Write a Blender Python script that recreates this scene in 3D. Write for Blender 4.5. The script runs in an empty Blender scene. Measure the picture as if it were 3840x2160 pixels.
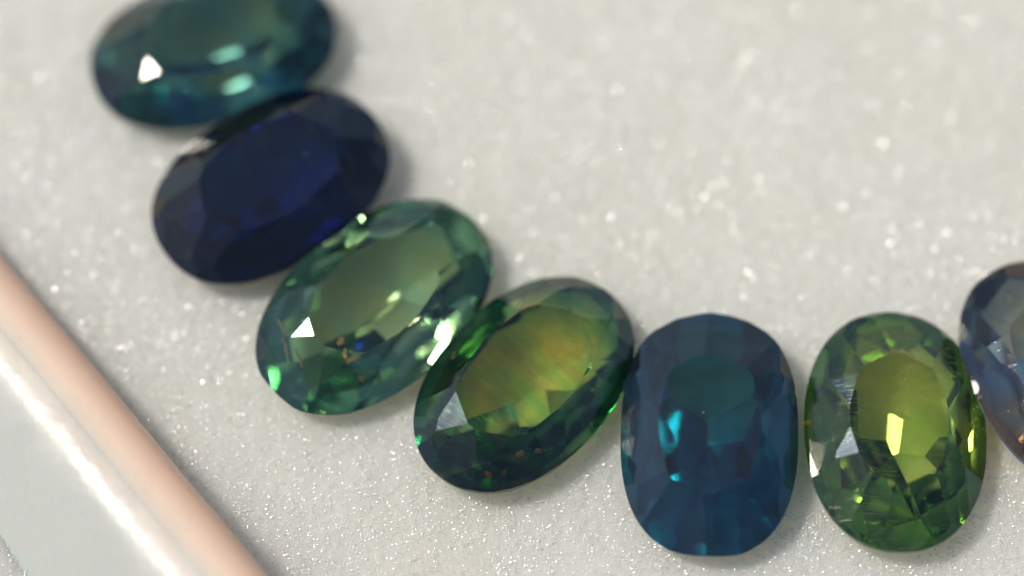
import bpy, bmesh, math, random
import numpy as np
from mathutils import Vector, Matrix, noise, Euler
# one Blender unit is one centimetre
R = math.radians
random.seed(7); rng = np.random.default_rng(7)
scene = bpy.context.scene
col = scene.collection

# ------------------------------------------------------------ camera, sky, sun, exposure
cd = bpy.data.cameras.new('camera'); cam = bpy.data.objects.new('camera', cd); col.objects.link(cam)
CAM = Vector((0, -8*math.sin(R(25)), 8*math.cos(R(25))))
cam.location = CAM; cam.rotation_euler = (R(25), 0, 0)
cd.lens = 99; cd.sensor_width = 36; cd.clip_start = .1; cd.clip_end = 2000
cd.dof.use_dof = True; cd.dof.focus_distance = 7.69; cd.dof.aperture_fstop = .165
scene.camera = cam

SUN = Vector((-.56, .13, .82)).normalized()
w = bpy.data.worlds.new('World'); scene.world = w; w.use_nodes = True
nt = w.node_tree
sky = nt.nodes.new('ShaderNodeTexSky'); sky.sky_type = 'NISHITA'; sky.sun_disc = False
sky.sun_elevation = math.asin(SUN.z); sky.sun_rotation = math.atan2(SUN.x, SUN.y)
sky.dust_density = .8; sky.air_density = .9; sky.ozone_density = 0.0
nt.links.new(sky.outputs[0], nt.nodes['Background'].inputs[0])
nt.nodes['Background'].inputs[1].default_value = .095
sd = bpy.data.lights.new('sun', 'SUN'); so = bpy.data.objects.new('sun', sd); col.objects.link(so)
sd.energy = 2.9; sd.angle = R(13); sd.color = (1, .925, .79)
so.rotation_euler = SUN.to_track_quat('Z', 'Y').to_euler()
so.location = SUN*20
scene.view_settings.view_transform = 'Standard'; scene.view_settings.look = 'None'
scene.view_settings.exposure = .0; scene.view_settings.gamma = 1
cy = scene.cycles
cy.max_bounces = 18; cy.transmission_bounces = 18; cy.glossy_bounces = 14; cy.diffuse_bounces = 3
cy.transparent_max_bounces = 8; cy.caustics_reflective = True; cy.caustics_refractive = True
cy.blur_glossy = .4; cy.sample_clamp_indirect = 60; cy.sample_clamp_direct = 0
cy.use_adaptive_sampling = False

# ------------------------------------------------------------ helpers
def tag(o, label=None, cat=None, group=None, kind=None):
    for k, v in (('label', label), ('category', cat), ('group', group), ('kind', kind)):
        if v: o[k] = v
    return o
def mesh_obj(name, verts, faces, mat, parent=None, smooth=False):
    me = bpy.data.meshes.new(name)
    me.from_pydata([tuple(v) for v in verts], [], [tuple(f) for f in faces])
    me.materials.append(mat)
    if smooth: me.polygons.foreach_set('use_smooth', [True]*len(me.polygons))
    o = bpy.data.objects.new(name, me); col.objects.link(o)
    if parent: o.parent = parent
    return o
def big_mesh(name, V, F, mat, smooth=True):
    V = np.asarray(V, dtype=np.float32); F = np.asarray(F, dtype=np.int32)
    me = bpy.data.meshes.new(name); n = F.shape[1]
    me.vertices.add(len(V)); me.vertices.foreach_set('co', V.ravel())
    me.loops.add(F.size); me.loops.foreach_set('vertex_index', F.ravel())
    me.polygons.add(len(F)); me.polygons.foreach_set('loop_start', np.arange(0, F.size, n, dtype=np.int32))
    me.polygons.foreach_set('loop_total', np.full(len(F), n, dtype=np.int32))
    me.polygons.foreach_set('use_smooth', np.full(len(F), smooth))
    me.update(); me.validate(); me.materials.append(mat)
    o = bpy.data.objects.new(name, me); col.objects.link(o); return o

class NT:
    def __init__(s, name):
        s.m = bpy.data.materials.new(name); s.m.use_nodes = True
        s.t = s.m.node_tree; s.t.nodes.clear()
        s.out = s.n('OutputMaterial')
    def n(s, kind, **kw):
        nd = s.t.nodes.new('ShaderNode'+kind)
        for k, v in kw.items():
            if k.startswith('i_'):
                key = k[2:]; key = int(key) if key.isdigit() else key.replace('_', ' ')
                if hasattr(v, 'is_output') or isinstance(v, bpy.types.NodeSocket): s.t.links.new(v, nd.inputs[key])
                else: nd.inputs[key].default_value = v
            else: setattr(nd, k, v)
        return nd
    def l(s, a, b): s.t.links.new(a, b)
    def ramp(s, fac, stops):
        r = s.n('ValToRGB'); s.l(fac, r.inputs[0]); e = r.color_ramp.elements
        while len(e) < len(stops): e.new(.5)
        for el, (p, c) in zip(e, stops):
            el.position = p; el.color = (*c, 1) if len(c) == 3 else c
        return r.outputs[0]

# ------------------------------------------------------------ materials
def gem_mat(name, c1, c2, band_angle=0., band_scale=8., scratch=.2, zone=None, cloud=0., rim=None, rim_r=(.14, .26), blur=0., worn_sky_sheen=0., grad=None):
    """sapphire: coloured refraction, clear mirror reflection outside, tinted one inside; growth zoning as colour bands"""
    t = NT(name)
    tc = t.n('TexCoord'); 
    mp = t.n('Mapping', i_Vector=tc.outputs['Object']); mp.inputs['Rotation'].default_value = (.3, .2, band_angle)
    ns = t.n('TexNoise', i_Vector=mp.outputs[0], i_Scale=2.5, i_Detail=3.0)
    mp.inputs['Scale'].default_value = (band_scale, 1.2, 1.2)
    c = t.ramp(ns.outputs[0], zone or [(.36, c1), (.62, c2)])
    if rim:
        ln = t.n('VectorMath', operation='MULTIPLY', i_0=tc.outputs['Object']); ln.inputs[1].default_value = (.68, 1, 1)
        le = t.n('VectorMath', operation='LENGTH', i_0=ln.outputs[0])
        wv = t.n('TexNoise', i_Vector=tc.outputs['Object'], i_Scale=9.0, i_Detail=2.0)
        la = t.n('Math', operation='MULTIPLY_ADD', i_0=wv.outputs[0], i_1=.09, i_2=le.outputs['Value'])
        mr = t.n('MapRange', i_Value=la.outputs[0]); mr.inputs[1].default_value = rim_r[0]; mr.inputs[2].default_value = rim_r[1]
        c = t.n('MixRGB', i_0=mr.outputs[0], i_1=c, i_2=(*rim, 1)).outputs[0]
    if grad:   # second colour of a parti-coloured stone, growing in from one side
        dx, dy, lo, hi, gc = grad
        gd = t.n('VectorMath', operation='DOT_PRODUCT', i_0=tc.outputs['Object']); gd.inputs[1].default_value = (dx, dy, 0)
        gn = t.n('TexNoise', i_Vector=tc.outputs['Object'], i_Scale=12.0, i_Detail=3.0)
        ga = t.n('Math', operation='MULTIPLY_ADD', i_0=gn.outputs[0], i_1=.12, i_2=gd.outputs['Value'])
        gr = t.n('MapRange', i_Value=ga.outputs[0]); gr.inputs[1].default_value = lo; gr.inputs[2].default_value = hi
        c = t.n('MixRGB', i_0=gr.outputs[0], i_1=c, i_2=(*gc, 1)).outputs[0]
    # polish lines and fine wear
    sc = t.n('Mapping', i_Vector=tc.outputs['Object']); sc.inputs['Rotation'].default_value = (0, 0, .9 + band_angle)
    sc.inputs['Scale'].default_value = (420, 10, 30)
    sn = t.n('TexNoise', i_Vector=sc.outputs[0], i_Scale=1.0, i_Detail=2.0)
    mk = t.n('TexNoise', i_Vector=tc.outputs['Object'], i_Scale=7.0, i_Detail=2.0)
    mkr = t.ramp(mk.outputs[0], [(.50, (0, 0, 0)), (.66, (1, 1, 1))])
    sr = t.ramp(sn.outputs[0], [(.63, (0, 0, 0)), (.72, (1, 1, 1))])
    ml = t.n('Math', operation='MULTIPLY', i_0=mkr, i_1=sr)
    m2 = t.n('Math', operation='MULTIPLY', i_0=ml.outputs[0], i_1=scratch)
    bp = t.n('Bump', i_Strength=.25*scratch, i_Distance=.002, i_Height=ml.outputs[0])
    rg = t.n('MapRange', i_Value=m2.outputs[0]); rg.inputs[3].default_value = blur+worn_sky_sheen*.35; rg.inputs[4].default_value = .35
    fr = t.n('Fresnel', i_IOR=1.77, i_Normal=bp.outputs[0])
    gm = t.n('NewGeometry')
    tint = t.n('MixRGB', i_0=gm.outputs['Backfacing'], i_1=(1, 1, 1, 1), i_2=c)
    rf = t.n('BsdfRefraction', i_Color=c, i_IOR=1.77, i_Roughness=blur, i_Normal=bp.outputs[0])
    gl = t.n('BsdfGlossy', i_Color=tint.outputs[0], i_Roughness=rg.outputs[0], i_Normal=bp.outputs[0])
    mx = t.n('MixShader', i_0=fr.outputs[0], i_1=rf.outputs[0], i_2=gl.outputs[0])
    # specks of dust and scratches scatter a little light
    df = t.n('BsdfDiffuse', i_Color=(.62, .64, .62, 1))
    vo = t.n('TexVoronoi', i_Vector=tc.outputs['Object'], i_Scale=34.0)
    dr = t.ramp(vo.outputs['Distance'], [(.05, (1, 1, 1)), (.085, (0, 0, 0))])
    vc = t.n('SeparateColor', i_Color=vo.outputs['Color'])
    gt = t.n('Math', operation='GREATER_THAN', i_0=vc.outputs[0], i_1=.90)
    du = t.n('Math', operation='MULTIPLY', i_0=dr, i_1=gt.outputs[0])
    du2 = t.n('Math', operation='MULTIPLY', i_0=du.outputs[0], i_1=.5)
    s3 = t.n('Math', operation='MULTIPLY_ADD', i_0=m2.outputs[0], i_1=.14, i_2=du2.outputs[0])
    fm = t.n('Math', operation='MULTIPLY_ADD', i_0=mk.outputs[0], i_1=cloud, i_2=s3.outputs[0], use_clamp=True)
    ft = t.n('Math', operation='SUBTRACT', i_0=1.0, i_1=gm.outputs['Backfacing'])
    f4 = t.n('Math', operation='MULTIPLY', i_0=fm.outputs[0], i_1=ft.outputs[0])
    m3 = t.n('MixShader', i_0=f4.outputs[0], i_1=mx.outputs[0], i_2=df.outputs[0])
    last = m3
    if worn_sky_sheen:   # a facet rubbed dull by hairline scratches; blue sky reflection painted into its gloss
        g2 = t.n('BsdfGlossy', i_Color=(.55, .72, 1, 1), i_Roughness=.42, i_Normal=bp.outputs[0])
        wf = t.n('MapRange', i_Value=sn.outputs[0]); wf.inputs[1].default_value = .35; wf.inputs[2].default_value = .75
        wf.inputs[3].default_value = .10*worn_sky_sheen; wf.inputs[4].default_value = .5*worn_sky_sheen
        w4 = t.n('Math', operation='MULTIPLY', i_0=wf.outputs[0], i_1=ft.outputs[0])
        last = t.n('MixShader', i_0=w4.outputs[0], i_1=m3.outputs[0], i_2=g2.outputs[0])
    t.l(last.outputs[0], t.out.inputs[0])
    return t.m

def girdle_mat(name, c):
    t = NT(name)
    tc = t.n('TexCoord')
    ns = t.n('TexNoise', i_Vector=tc.outputs['Object'], i_Scale=60.0, i_Detail=4.0)
    bp = t.n('Bump', i_Strength=.5, i_Distance=.002, i_Height=ns.outputs[0])
    fr = t.n('Fresnel', i_IOR=1.77)
    rf = t.n('BsdfRefraction', i_Color=(*c, 1), i_IOR=1.77, i_Roughness=.18, i_Normal=bp.outputs[0])
    gl = t.n('BsdfGlossy', i_Color=(1, 1, 1, 1), i_Roughness=.3, i_Normal=bp.outputs[0])
    mx = t.n('MixShader', i_0=fr.outputs[0], i_1=rf.outputs[0], i_2=gl.outputs[0])
    df = t.n('BsdfDiffuse', i_Color=(.35*c[0]+.10, .35*c[1]+.10, .35*c[2]+.10, 1))
    m3 = t.n('MixShader', i_0=.25, i_1=mx.outputs[0], i_2=df.outputs[0])
    t.l(m3.outputs[0], t.out.inputs[0])
    return t.m

def principled(name, base, rough=.5, **kw):
    t = NT(name); p = t.n('BsdfPrincipled')
    p.inputs['Base Color'].default_value = (*base, 1); p.inputs['Roughness'].default_value = rough
    for k, v in kw.items(): p.inputs[k.replace('_', ' ')].default_value = v
    t.l(p.outputs[0], t.out.inputs[0]); t.p = p
    return t

tp = principled('pad_foam', (.80, .80, .77), .62, Subsurface_Weight=.85, Subsurface_Scale=.45)
tp.p.inputs['Subsurface Radius'].default_value = (1.2, 1.05, .8)
tc = tp.n('TexCoord')
n1 = tp.n('TexNoise', i_Vector=tc.outputs['Object'], i_Scale=55.0, i_Detail=6.0, i_Roughness=.65)
n2 = tp.n('TexVoronoi', i_Vector=tc.outputs['Object'], i_Scale=32.0)
ad = tp.n('Math', operation='MULTIPLY_ADD', i_0=n2.outputs['Distance'], i_1=.6, i_2=n1.outputs[0])
bp = tp.n('Bump', i_Strength=1.0, i_Distance=.009, i_Height=ad.outputs[0]); tp.l(bp.outputs[0], tp.p.inputs['Normal'])
n3 = tp.n('TexNoise', i_Vector=tc.outputs['Object'], i_Scale=1.3, i_Detail=3.0)
tp.l(tp.ramp(n3.outputs[0], [(.3, (.84, .82, .70)), (.7, (.87, .855, .78))]), tp.p.inputs['Base Color'])
PAD = tp.m
GLINT = principled('clear_bead', (.9, .9, .88), .12, IOR=2.0, Specular_IOR_Level=.9).m
FIBRE = principled('clear_fibre', (.88, .88, .86), .18, IOR=1.85, Subsurface_Weight=.0).m

# ------------------------------------------------------------ cutting a stone
class Outline:
    def __init__(s, a, b, n): s.a, s.b, s.n = a, b, n
    def p(s, t):
        c, d = math.cos(t), math.sin(t); e = 2/s.n
        return Vector((s.a*math.copysign(abs(c)**e, c), s.b*math.copysign(abs(d)**e, d), 0))
    def nrm(s, t):
        p = s.p(t); k = s.n
        g = Vector((math.copysign(abs(p.x/s.a)**(k-1), p.x)/s.a, math.copysign(abs(p.y/s.b)**(k-1), p.y)/s.b, 0))
        return g.normalized()

def clip(polys, n, d, kind):
    """keep n.x <= d of a convex solid given as (kind, [verts]) faces"""
    out = []; cap = []
    hit = False
    for k, P in polys:
        Q = []; m = len(P)
        for i in range(m):
            A, B = P[i], P[(i+1) % m]; a = n.dot(A)-d; b = n.dot(B)-d
            if a <= 1e-9: Q.append(A)
            if (a < -1e-9 and b > 1e-9) or (a > 1e-9 and b < -1e-9):
                X = A.lerp(B, a/(a-b)); Q.append(X); cap.append(X); hit = True
            elif abs(a) <= 1e-9: cap.append(A)
        if len(Q) >= 3: out.append((k, Q))
    if not hit or len(cap) < 3: return polys if not hit else out
    c = sum(cap, Vector())/len(cap)
    u = n.orthogonal().normalized(); v = n.cross(u)
    cap.sort(key=lambda p: math.atan2((p-c).dot(v), (p-c).dot(u)))
    C = []
    for p in cap:
        if not C or (p-C[-1]).length > 1e-6: C.append(p)
    if (C[0]-C[-1]).length < 1e-6: C.pop()
    if len(C) >= 3: out.append((kind, C))
    return out

def cut_stone(a, b, ex, hc, gth, dp, table, keel, jit, seed, star_aim=None, crown_up=40, steps=8, tiers=None, star_slope=21, star_off=.002):
    """planes of an oval brilliant: returns faces (kind, verts) in the stone's own space, girdle at z = 0"""
    rs = random.Random(seed); O = Outline(a, b, ex)
    N = 112
    ring = [O.p(2*math.pi*i/N) for i in range(N)]
    top, bot = Vector((0, 0, .5)), Vector((0, 0, -.6))
    polys = [('cap', [r+top for r in ring]), ('cap', [r+bot for r in reversed(ring)])]
    for i in range(N):
        j = (i+1) % N
        polys.append(('girdle', [ring[i]+bot, ring[j]+bot, ring[j]+top, ring[i]+top]))
    J = lambda s=1: rs.gauss(0, jit*s)
    polys = clip(polys, Vector((J(.3), J(.3), 1)).normalized(), hc+gth/2, 'table')
    mains = []
    K = steps
    for k in range(K):
        t = 2*math.pi*k/K
        P = O.p(t); n2 = O.nrm(t); P.z = gth/2
        V = Vector((P.x*table, P.y*table, hc+gth/2))
        # bezel plane through the girdle point, sloping to the table corner
        run = (P-V).to_2d().dot(n2.to_2d()); al = math.atan2(hc, run)
        n = Vector((n2.x*math.sin(al), n2.y*math.sin(al), math.cos(al)))
        n = (n+Vector((J(), J(), 0))).normalized()
        mains.append((t, P, V)); polys = clip(polys, n, n.dot(P)-.0015, 'bezel_facet')
    for k in range(K):
        t, P, V = mains[k]; t2, P2, V2 = mains[(k+1) % K]
        tm = t+math.pi/K
        e = (V2-V).normalized(); out = O.nrm(tm)
        side = Vector((e.y, -e.x, 0)); side = side if side.dot(out) > 0 else -side
        al = R(star_slope+J(60))
        n = Vector((side.x*math.sin(al), side.y*math.sin(al), math.cos(al)))
        if star_aim and k == star_aim[0]: n = star_aim[1]
        aimed = star_aim and k == star_aim[0]
        polys = clip(polys, n, n.dot((V+V2)/2)+(star_aim[2] if aimed else star_off), 'star_facet')
        for t_a in (t, tm):
            tq = t_a+math.pi/K/2; Q1 = O.p(t_a); Q2 = O.p(t_a+math.pi/K)
            e = (Q2-Q1).normalized(); side = Vector((e.y, -e.x, 0))
            side = side if side.dot(O.nrm(tq)) > 0 else -side
            al = R(crown_up+J(60)); n = Vector((side.x*math.sin(al), side.y*math.sin(al), math.cos(al)))
            q = Q1.lerp(Q2, .5)+Vector((0, 0, gth/2+.001)); polys = clip(polys, n, n.dot(q), 'girdle_facet')
    # pavilion: tiers of facets, each (outer scale, inner scale, slope along the short side, count, phase)
    z0 = -gth/2
    for s0, s1, sl, cnt, ph in tiers or [(1, .6, 45, 16, .5), (.6, 0, 26, 8, 0)]:
        dz = (s0-s1)*b*math.tan(R(sl))
        for k in range(cnt):
            t = 2*math.pi*(k+ph)/cnt; P = O.p(t)*s0; n2 = O.nrm(t)
            C = O.p(t)*s1; C.x += keel*(a-b)*(1-s1)*max(-1, min(1, P.x/(a*s0)*1.5))
            P.z = z0; C.z = z0-dz
            run = max(.25*b*(s0-s1), (P-C).to_2d().dot(n2.to_2d())); al = math.atan2(dz, run)
            al = .6*al+.4*R(sl)
            n = Vector((n2.x*math.sin(al), n2.y*math.sin(al), -math.cos(al)))
            n = (n+Vector((J(), J(), 0))).normalized(); polys = clip(polys, n, n.dot(P)+rs.uniform(-.002, .0015), 'pavilion')
        z0 -= dz
    return [p for p in polys if p[0] != 'cap']

GEMS = []
def make_gem(name, label, cat, xy, a, b, ang, z, tilt, mat, gmat, ex=2.1, hc=.085, gth=.014, dp=.19, table=.56, keel=.5,
             jit=.006, seed=1, aim=None, crown_up=40, group='faceted oval gemstones in a curved row', steps=8,
             tiers=None, star_slope=21, star_off=.002, flash=None, worn_sky_sheen=None):
    root = bpy.data.objects.new(name, None); col.objects.link(root)
    root.empty_display_size = .1
    root.location = (xy[0], xy[1], z)
    rot = Euler((R(tilt[0]), R(tilt[1]), 0)).to_matrix() @ Matrix.Rotation(R(ang), 3, 'Z')
    root.rotation_euler = rot.to_euler()
    tag(root, label, cat, group)
    star = None
    if aim is not None:
        # this star facet is turned halfway between sun and camera to give a glint
        l = SUN; P = Vector((xy[0], xy[1], z+.08)); v = (CAM-P).normalized()
        h = (l+v).normalized(); hl = rot.inverted() @ h; best = math.atan2(hl.y*b, hl.x*a) % (2*math.pi)
        k = int((best/(2*math.pi)*steps)) % steps
        if aim[0] is not None: k = aim[0]
        star = (k, (hl+Vector((aim[1], aim[2], 0))).normalized(), aim[3])
    faces = cut_stone(a, b, ex, hc, gth, dp, table, keel, jit, seed, star, crown_up, steps, tiers, star_slope, star_off)
    if flash is not None:
        # a small culet facet added to return sunlight through the table to the camera
        tn = rot @ Vector((0, 0, 1)); l = SUN; v = (CAM-root.location).normalized()
        def bend(q):
            k = q-tn*q.dot(tn); k = k/1.77; return (k+tn*math.sqrt(1-k.length_squared))
        h = rot.inverted() @ (bend(l)+bend(v)).normalized()
        n = -(h+Vector((flash[1], flash[2], 0))).normalized()
        top_d = max(n.dot(p) for _, P in faces for p in P)
        faces = clip(faces, n, top_d-flash[0], 'pavilion')
    merged = {'girdle': [], 'pavilion': []}
    for kind, P in faces:
        if kind in merged: merged[kind].append(P)
        else:
            o = mesh_obj(kind, P, [range(len(P))], mat, root)
            cen = rot @ (sum(P, Vector())/len(P))
            if worn_sky_sheen and kind in worn_sky_sheen[1] and any((cen.to_2d()-Vector(q)).length < worn_sky_sheen[3] for q in worn_sky_sheen[2]):
                o.data.materials[0] = worn_sky_sheen[0]; o['label'] = 'dull scratched facet with a painted blue sky reflection'
    for kind, L in merged.items():
        V = []; F = []; idx = {}
        for P in L:
            f = []
            for p in P:
                key = tuple(round(c, 5) for c in p)
                if key not in idx: idx[key] = len(V); V.append(p)
                if idx[key] not in f: f.append(idx[key])
            if len(f) > 2: F.append(f)
        mesh_obj(kind, V, F, gmat if kind == 'girdle' else mat, root)
    pl = []
    for kind, P in faces:
        if kind == 'pavilion':
            n = Vector()
            for i in range(1, len(P)-1): n += (P[i]-P[0]).cross(P[i+1]-P[0])
            if n.length > 1e-9:
                n.normalize(); nw = rot @ n; pw = rot @ P[0] + root.location
                if nw.z < -.05: pl.append((np.array(nw), float(nw.dot(pw))))
    GEMS.append((root, pl, a, b)); root['a'] = a
    del root['a']
    return root

def inclusion(parent, loc, size, mat, seed, flat=.25, rot=(0, 0, 0)):
    rs = random.Random(seed); bm = bmesh.new()
    bmesh.ops.create_icosphere(bm, subdivisions=2, radius=1)
    M = Euler(rot).to_matrix()
    for v in bm.verts:
        k = 1+.45*noise.noise(v.co*1.7+Vector((seed, 0, 0)))
        c = v.co*k; v.co = M @ Vector((c.x*size[0], c.y*size[1], c.z*size[2]))+Vector(loc)
    me = bpy.data.meshes.new('inclusion'); bm.to_mesh(me); bm.free(); me.materials.append(mat)
    o = bpy.data.objects.new('inclusion', me); col.objects.link(o); o.parent = parent
    return o

def side(wx, wy, ang):   # a direction across the pad, in the stone's own axes
    a = R(-ang); return wx*math.cos(a)-wy*math.sin(a), wx*math.sin(a)+wy*math.cos(a)
M1 = gem_mat('sapphire_teal', (.30, .60, .70), (.60, .72, .62), 0., 4., .05, blur=.06)
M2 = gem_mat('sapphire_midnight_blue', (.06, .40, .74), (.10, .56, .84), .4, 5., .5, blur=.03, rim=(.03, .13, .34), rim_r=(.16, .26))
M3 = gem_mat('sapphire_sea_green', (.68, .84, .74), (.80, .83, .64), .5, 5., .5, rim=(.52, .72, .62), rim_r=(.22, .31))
Z4 = [(.30, (.66, .84, .42)), (.42, (.90, .94, .48)), (.5, (.92, .82, .50)), (.58, (.90, .94, .50)), (.7, (.62, .82, .50))]
G4 = (*side(.2, -1, 49.5), .24, .34, (.72, .46, .16))
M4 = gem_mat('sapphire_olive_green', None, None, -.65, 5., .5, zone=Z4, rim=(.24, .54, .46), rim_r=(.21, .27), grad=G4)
M4W = gem_mat('sapphire_olive_green_worn_sky_sheen', None, None, -.65, 5., 1., zone=Z4, rim=(.24, .54, .46), rim_r=(.21, .27), worn_sky_sheen=.18)
M5 = gem_mat('sapphire_ink_blue', (.07, .50, .56), (.13, .60, .64), 0., 6., .3, cloud=.02, blur=.09)
G6 = (*side(1, -.3, 89), .24, .36, (.62, .50, .22))
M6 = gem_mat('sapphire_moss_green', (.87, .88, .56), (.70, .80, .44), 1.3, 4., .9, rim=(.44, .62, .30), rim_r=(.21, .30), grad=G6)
M6W = gem_mat('sapphire_moss_green_worn_sky_sheen', (.72, .80, .44), (.52, .68, .34), 1.3, 4., 1.2, rim=(.34, .58, .24), rim_r=(.19, .29), worn_sky_sheen=.28)
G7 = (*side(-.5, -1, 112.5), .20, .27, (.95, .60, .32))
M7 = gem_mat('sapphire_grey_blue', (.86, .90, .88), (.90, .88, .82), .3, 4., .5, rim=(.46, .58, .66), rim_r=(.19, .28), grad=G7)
CRYS = principled('rusty_crystal', (1, .50, .20), .35, Specular_IOR_Level=.8).m
FEATH = principled('amber_crystal', (.80, .58, .20), .15, Transmission_Weight=.5, Specular_IOR_Level=.9).m

g1 = make_gem('gemstone', 'blurred teal green oval gemstone cut off by the top edge of the photo', 'gemstone',
    (-.873, .741), .365, .247, 18.9, .075, (0, 0), M1, girdle_mat('girdle_teal', (.2, .4, .4)), ex=2.25, seed=3, aim=(None, 0, 0, .0035), flash=(.004, 0, 0), tiers=[(1, .7, 50, 12, .5), (.7, .35, 38, 8, 0), (.35, 0, 28, 8, .5)])
g2 = make_gem('gemstone', 'midnight blue, almost black oval gemstone between the teal and the pale green ones', 'gemstone',
    (-.687, .280), .361, .250, 36.7, .095, (2, 0), M2, girdle_mat('girdle_navy', (.03, .07, .15)), ex=2.3, seed=4, table=.6, jit=.012, star_slope=28, tiers=[(1, .66, 52, 14, .5), (.66, .35, 36, 10, 0), (.35, 0, 22, 8, .5)])
g3 = make_gem('gemstone', 'pale sea green oval gemstone with a bright white triangle and rusty specks inside', 'gemstone',
    (-.384, -.092), .381, .243, 44.6, .08, (3, 2), M3, girdle_mat('girdle_sea', (.4, .6, .5)), ex=2.2, seed=5, aim=(None, 0, 0, .0035), flash=(.002, 0, 0), table=.55, tiers=[(1, .68, 46, 16, .5), (.68, .46, 36, 12, 0), (.46, 0, 25, 8, .3)])
g4 = make_gem('gemstone', 'olive green oval gemstone with a yellow window and green sparkle along its lower right', 'gemstone',
    (.035, -.325), .362, .243, 49.5, .075, (0, 0), M4, girdle_mat('girdle_olive', (.3, .4, .2)), ex=2.15, seed=6, table=.62, worn_sky_sheen=(M4W, ('star_facet',), [(-.204, -.133)], .04), star_slope=25, tiers=[(1, .82, 56, 16, .5), (.82, .64, 45, 16, 0), (.64, .3, 26, 9, 0), (.3, 0, 20, 6, .2)])
g5 = make_gem('gemstone', 'inky blue oval gemstone standing upright between two green ones', 'gemstone',
    (.541, -.478), .354, .243, 87.6, .085, (2, -2.5), M5, girdle_mat('girdle_ink', (.06, .15, .2)), ex=2.5, seed=18, table=.58, hc=.075, star_slope=30, tiers=[(1, .75, 52, 14, .5), (.75, .45, 44, 12, 0), (.45, 0, 35, 10, 0)])
g6 = make_gem('gemstone', 'moss green oval gemstone with a scratched bluish facet and a white flash in its middle', 'gemstone',
    (1.052, -.466), .354, .250, 89, .075, (0, .5), M6, girdle_mat('girdle_moss', (.3, .4, .2)), ex=2.2, seed=15, table=.55, worn_sky_sheen=(M6W, ('star_facet',), [(-.154, .105), (-.159, -.099)], .03), flash=(.008, .01, -.01), star_slope=28, tiers=[(1, .66, 47, 16, .5), (.66, .40, 35, 10, 0), (.40, 0, 26, 7, .3)])
g7 = make_gem('gemstone', 'grey blue gemstone with orange glints cut off by the right edge of the photo', 'gemstone',
    (1.518, -.300), .351, .250, 112.5, .09, (0, 0), M7, girdle_mat('girdle_grey', (.4, .5, .6)), ex=2.2, seed=12, star_slope=28, tiers=[(1, .6, 44, 12, .5), (.6, 0, 25, 8, 0)])
def specks(g, items, mat, seed):
    for k, (dx, dy, z, sz, r) in enumerate(items):   # dx, dy: offset along the pad from the stone's middle
        q = g.rotation_euler.to_matrix().inverted() @ Vector((dx, dy, z))
        inclusion(g, q, sz, mat, seed+k, rot=(.1, .2, r))
specks(g3, [(-.09, -.135, .035, (.014, .009, .005), .4), (-.06, -.175, .03, (.020, .005, .005), -.2), (-.075, -.165, .03, (.014, .006, .005), 1.0),
    (-.035, -.225, .012, (.006, .010, .004), 0), (-.25, -.08, .02, (.030, .003, .004), 1.3), (-.235, -.15, .02, (.036, .004, .005), .9), (-.2, -.165, .015, (.03, .004, .004), 1.1)], CRYS, 1)
specks(g4, [(-.02, -.205, .005, (.013, .010, .006), 0), (.03, -.195, .0, (.009, .013, .005), .6), (-.10, -.265, .0, (.008, .013, .005), 0), (-.06, -.262, .0, (.012, .008, .005), .5)], FEATH, 21)
specks(g4, [(-.19, .06, .025, (.010, .007, .005), .3)], CRYS, 31)
specks(g6, [(-.235, .02, .0, (.008, .016, .005), .2)], CRYS, 41)

# ------------------------------------------------------------ the pad
def fbm(x, y, base, octs, seed):
    """cheap value noise on arrays"""
    r = np.random.default_rng(seed); out = np.zeros_like(x); amp = 1.
    for o in range(octs):
        G = r.random((256, 256)); fx = x*base+37.1*o; fy = y*base+11.7*o
        ix = np.floor(fx).astype(int); iy = np.floor(fy).astype(int); u = fx-ix; v = fy-iy
        u = u*u*(3-2*u); v = v*v*(3-2*v); a = G[ix % 256, iy % 256]; b = G[(ix+1) % 256, iy % 256]
        c = G[ix % 256, (iy+1) % 256]; d = G[(ix+1) % 256, (iy+1) % 256]
        out += amp*((a*(1-u)+b*u)*(1-v)+(c*(1-u)+d*u)*v-.5); amp *= .5; base *= 2.03
    return out
def axis(lo, hi, st, far, k=34):
    mid = np.arange(lo, hi, st); g = np.linspace(0, 1, k+1)[1:]**1.7
    return np.concatenate([lo-far*g[::-1], mid, hi+far*g])
xs = axis(-1.75, 1.75, .0085, 5); ys = axis(-1.1, 1.25, .0085, 5)
X, Y = np.meshgrid(xs, ys)
def pad_height(X, Y):
    H = .010*fbm(X, Y, 2.2, 3, 1)+.005*fbm(X, Y, 12, 3, 2)+.005*fbm(X, Y, 55, 2, 5)
    base = H.copy()
    for root, pl, a, b in GEMS:
        x0, y0, z0 = root.location
        m = (np.hypot(X-x0, Y-y0) < a+.12)
        x, y = X[m], Y[m]
        zb = np.full_like(x, -9.)
        for n, d in pl: zb = np.maximum(zb, (d-n[0]*x-n[1]*y)/n[2])
        zb -= .006
        h = base[m]; k = .03   # smooth minimum: the foam gives under the stone
        t = np.clip(.5+.5*(h-zb)/k, 0, 1); h2 = h*(1-t)+zb*t-k*t*(1-t)
        H[m] = np.minimum(H[m], h2)
    return H
Z = pad_height(X, Y)
nx, ny = len(xs), len(ys)
I = np.arange(nx*ny).reshape(ny, nx)
F = np.stack([I[:-1, :-1], I[:-1, 1:], I[1:, 1:], I[1:, :-1]], -1).reshape(-1, 4)
pad = big_mesh('foam_pad', np.stack([X, Y, Z], -1).reshape(-1, 3), F, PAD)
tag(pad, kind='structure')
def zat(x, y):
    ix = np.clip(np.searchsorted(xs, x)-1, 0, nx-2); iy = np.clip(np.searchsorted(ys, y)-1, 0, ny-2)
    return Z[iy, ix]
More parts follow.
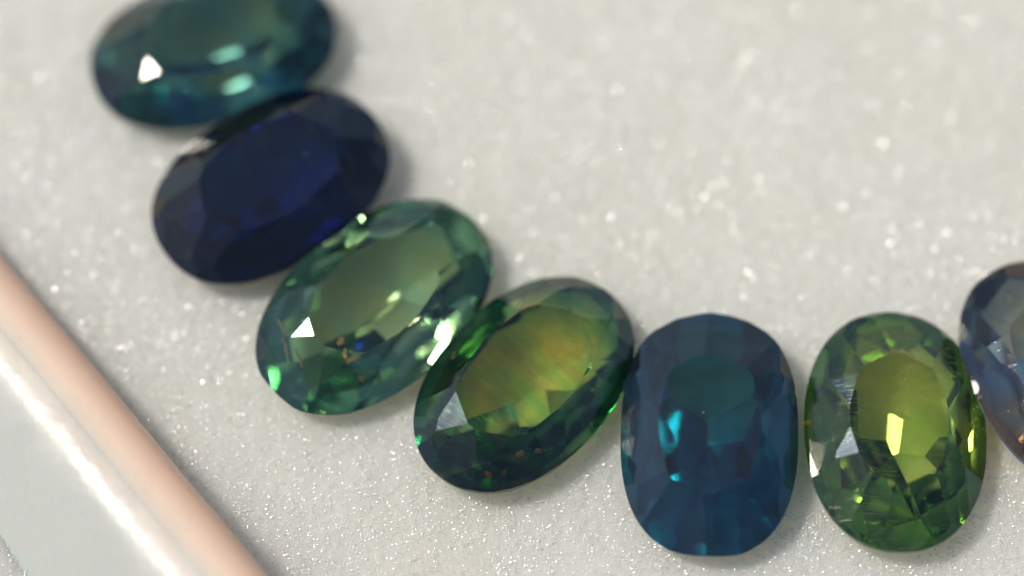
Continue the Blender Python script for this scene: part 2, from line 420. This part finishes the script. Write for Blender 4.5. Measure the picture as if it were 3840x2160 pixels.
def under_gem(x, y, grow=1.0):
    m = np.zeros(len(x), bool)
    for root, pl, a, b in GEMS:
        an = root.rotation_euler.z; dx = x-root.location.x; dy = y-root.location.y
        u = dx*math.cos(an)+dy*math.sin(an); v = -dx*math.sin(an)+dy*math.cos(an)
        m |= (u/(a*grow))**2+(v/(b*grow))**2 < 1
    return m
# glassy flakes and beads in the foam skin: small glossy hexagons, mostly lying flat
def glints(n, smin, smax, ymin, ymax, seed):
    r = np.random.default_rng(seed)
    x = r.uniform(-1.7, 1.7, n); y = r.uniform(ymin, ymax, n); ok = ~under_gem(x, y, .97); x, y = x[ok], y[ok]; n = len(x)
    s = smin+(smax-smin)*r.random(n)**3
    nr = np.stack([r.normal(-.25, .38, n), r.normal(-.06, .38, n), np.ones(n)], -1); nr /= np.linalg.norm(nr, axis=1)[:, None]
    u = np.cross(nr, np.stack([np.zeros(n), np.ones(n), np.zeros(n)], -1)); u /= np.linalg.norm(u, axis=1)[:, None]
    v = np.cross(nr, u); c = np.stack([x, y, zat(x, y)+.004], -1)
    asp = r.uniform(.25, .9, n); ph = r.uniform(0, 6.28, n)
    V = []
    for k in range(6):
        a = ph+k*math.pi/3; V.append(c+u*(s*np.cos(a))[:, None]+v*(s*asp*np.sin(a))[:, None])
    V.append(c+nr*(s*.22)[:, None])
    V = np.stack(V, 1).reshape(-1, 3); b = np.arange(n)[:, None]*7
    F = np.concatenate([np.concatenate([b+k, b+(k+1) % 6, b+6], 1) for k in range(6)])
    return V, F
V1, F1 = glints(70000, .0018, .0044, -1.1, 1.25, 21)
V2, F2 = glints(7000, .0045, .0095, -.3, 1.25, 22)
fl = big_mesh('foam_sparkle', np.concatenate([V1, V2]), np.concatenate([F1, F2+len(V1)]), GLINT, smooth=True)
tag(fl, kind='stuff')
# short curled fibres
def fibres(n, seed):
    r = np.random.default_rng(seed); segs = 5
    x = r.uniform(-1.7, 1.7, n); y = r.uniform(-1.1, 1.25, n); ok = ~under_gem(x, y, 1.0); x, y = x[ok], y[ok]; n = len(x)
    L = r.uniform(.015, .06, n); th = r.uniform(0, 6.28, n); cu = r.normal(0, 1.6, n); rad = r.uniform(.0006, .0012, n)
    lift = r.uniform(.002, .012, n); rings = []
    px, py = x.copy(), y.copy()
    for k in range(segs+1):
        f = k/segs; a = th+cu*f
        z = zat(px, py)*.5+zat(x, y)*.5+lift*np.sin(f*math.pi)*1.3-.001
        c = np.stack([px, py, z], -1); sd = np.stack([-np.sin(a), np.cos(a), np.zeros(n)], -1); up = np.array([0, 0, 1.])
        for q in range(4):
            w = q*math.pi/2; rr = (rad*(1-.6*abs(f-.5)))[:, None]
            rings.append(c+rr*(sd*math.cos(w)+up*math.sin(w)))
        px = px+L/segs*np.cos(a); py = py+L/segs*np.sin(a)
    V = np.stack(rings, 1).reshape(-1, 3); b = np.arange(n)[:, None]*4*(segs+1); F = []
    for k in range(segs):
        for q in range(4):
            i0 = k*4+q; i1 = k*4+(q+1) % 4; F.append(np.concatenate([b+i0, b+i1, b+i1+4, b+i0+4], 1))
    return V, np.concatenate(F)
Vf, Ff = fibres(9000, 31)
tag(big_mesh('foam_fibre', Vf, Ff, FIBRE), kind='stuff')

# ------------------------------------------------------------ the tray rim at lower left
HZ = .14
P0 = Vector((-1.441, .070, 0)); P1 = Vector((-.624, -.94, 0)); d = (P1-P0).normalized(); o_ = Vector((d.y, -d.x, 0))
if o_.x > 0: o_ = -o_
# profile: u = distance outward from the inner edge, z = height
def strip(name, prof, mat, parent, wave=0., L0=-1.6, L1=2.2, n=260):
    V = []; F = []; m = len(prof)
    for i in range(n+1):
        s = L0+(L1-L0)*i/n
        wob = .0025*noise.noise(Vector((s*3, 1, 0)))
        wz = .07*s + wave*noise.noise(Vector((s*14, 4, 0)))
        for u, z in prof:
            p = P0+d*s+o_*(u+wob); V.append((p.x, p.y, z+wob*.5+wz))
    for i in range(n):
        for j in range(m-1):
            F.append((i*m+j, i*m+j+1, (i+1)*m+j+1, (i+1)*m+j))
    return mesh_obj(name, V, F, mat, parent, True)
def arc(cx, cz, r, a0, a1, n=10):
    return [(cx+r*math.cos(R(a0+(a1-a0)*k/n)), cz+r*math.sin(R(a0+(a1-a0)*k/n))) for k in range(n+1)]
tray = bpy.data.objects.new('plastic_tray', None); col.objects.link(tray); tray.location = (0, 0, 0)
tag(tray, 'peach and white plastic tray rim running across the lower left corner', 'tray')
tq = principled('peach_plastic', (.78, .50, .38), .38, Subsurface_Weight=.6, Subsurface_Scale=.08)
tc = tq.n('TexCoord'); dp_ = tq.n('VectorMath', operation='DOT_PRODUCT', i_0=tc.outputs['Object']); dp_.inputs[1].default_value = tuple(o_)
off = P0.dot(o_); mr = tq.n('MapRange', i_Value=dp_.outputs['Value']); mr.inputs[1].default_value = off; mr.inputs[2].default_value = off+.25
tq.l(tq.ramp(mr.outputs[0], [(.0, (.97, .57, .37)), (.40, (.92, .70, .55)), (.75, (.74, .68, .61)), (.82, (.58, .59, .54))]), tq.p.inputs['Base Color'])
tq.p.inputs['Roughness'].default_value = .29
tn_ = tq.n('TexNoise', i_Vector=tc.outputs['Object'], i_Scale=14.0, i_Detail=5.0)
tb = tq.n('Bump', i_Strength=.30, i_Distance=.008, i_Height=tn_.outputs[0]); tq.l(tb.outputs[0], tq.p.inputs['Normal'])
tr2 = tq.n('TexNoise', i_Vector=tc.outputs['Object'], i_Scale=5.0, i_Detail=6.0)
trm = tq.n('MapRange', i_Value=tr2.outputs[0]); trm.inputs[1].default_value = .35; trm.inputs[2].default_value = .65
trm.inputs[3].default_value = .22; trm.inputs[4].default_value = .42; tq.l(trm.outputs[0], tq.p.inputs['Roughness'])
SEAM = principled('seam_grey', (.16, .15, .14), .5).m
def run_slope(pts, z0):
    """profile from surface slopes: [(u, slope in degrees)]"""
    out = []; z = z0; us = np.linspace(pts[0][0], pts[-1][0], 40); sl = np.interp(us, [p[0] for p in pts], [p[1] for p in pts])
    for k, u in enumerate(us):
        if k: z -= (u-us[k-1])*math.tan(R(.5*(sl[k]+sl[k-1])))
        out.append((u, z))
    return out
prof = run_slope([(.09, 0), (.15, 3), (.185, 8), (.225, 21), (.28, 29), (.42, 36), (.52, 52)], HZ-.005)
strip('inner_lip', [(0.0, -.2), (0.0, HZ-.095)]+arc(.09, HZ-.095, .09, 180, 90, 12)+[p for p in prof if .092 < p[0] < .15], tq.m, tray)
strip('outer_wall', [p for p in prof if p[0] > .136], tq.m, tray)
ze = prof[-1][1]
strip('seam', [(.520, ze), (.523, ze-.04), (.538, ze-.04), (.541, ze+.005)], SEAM, tray)
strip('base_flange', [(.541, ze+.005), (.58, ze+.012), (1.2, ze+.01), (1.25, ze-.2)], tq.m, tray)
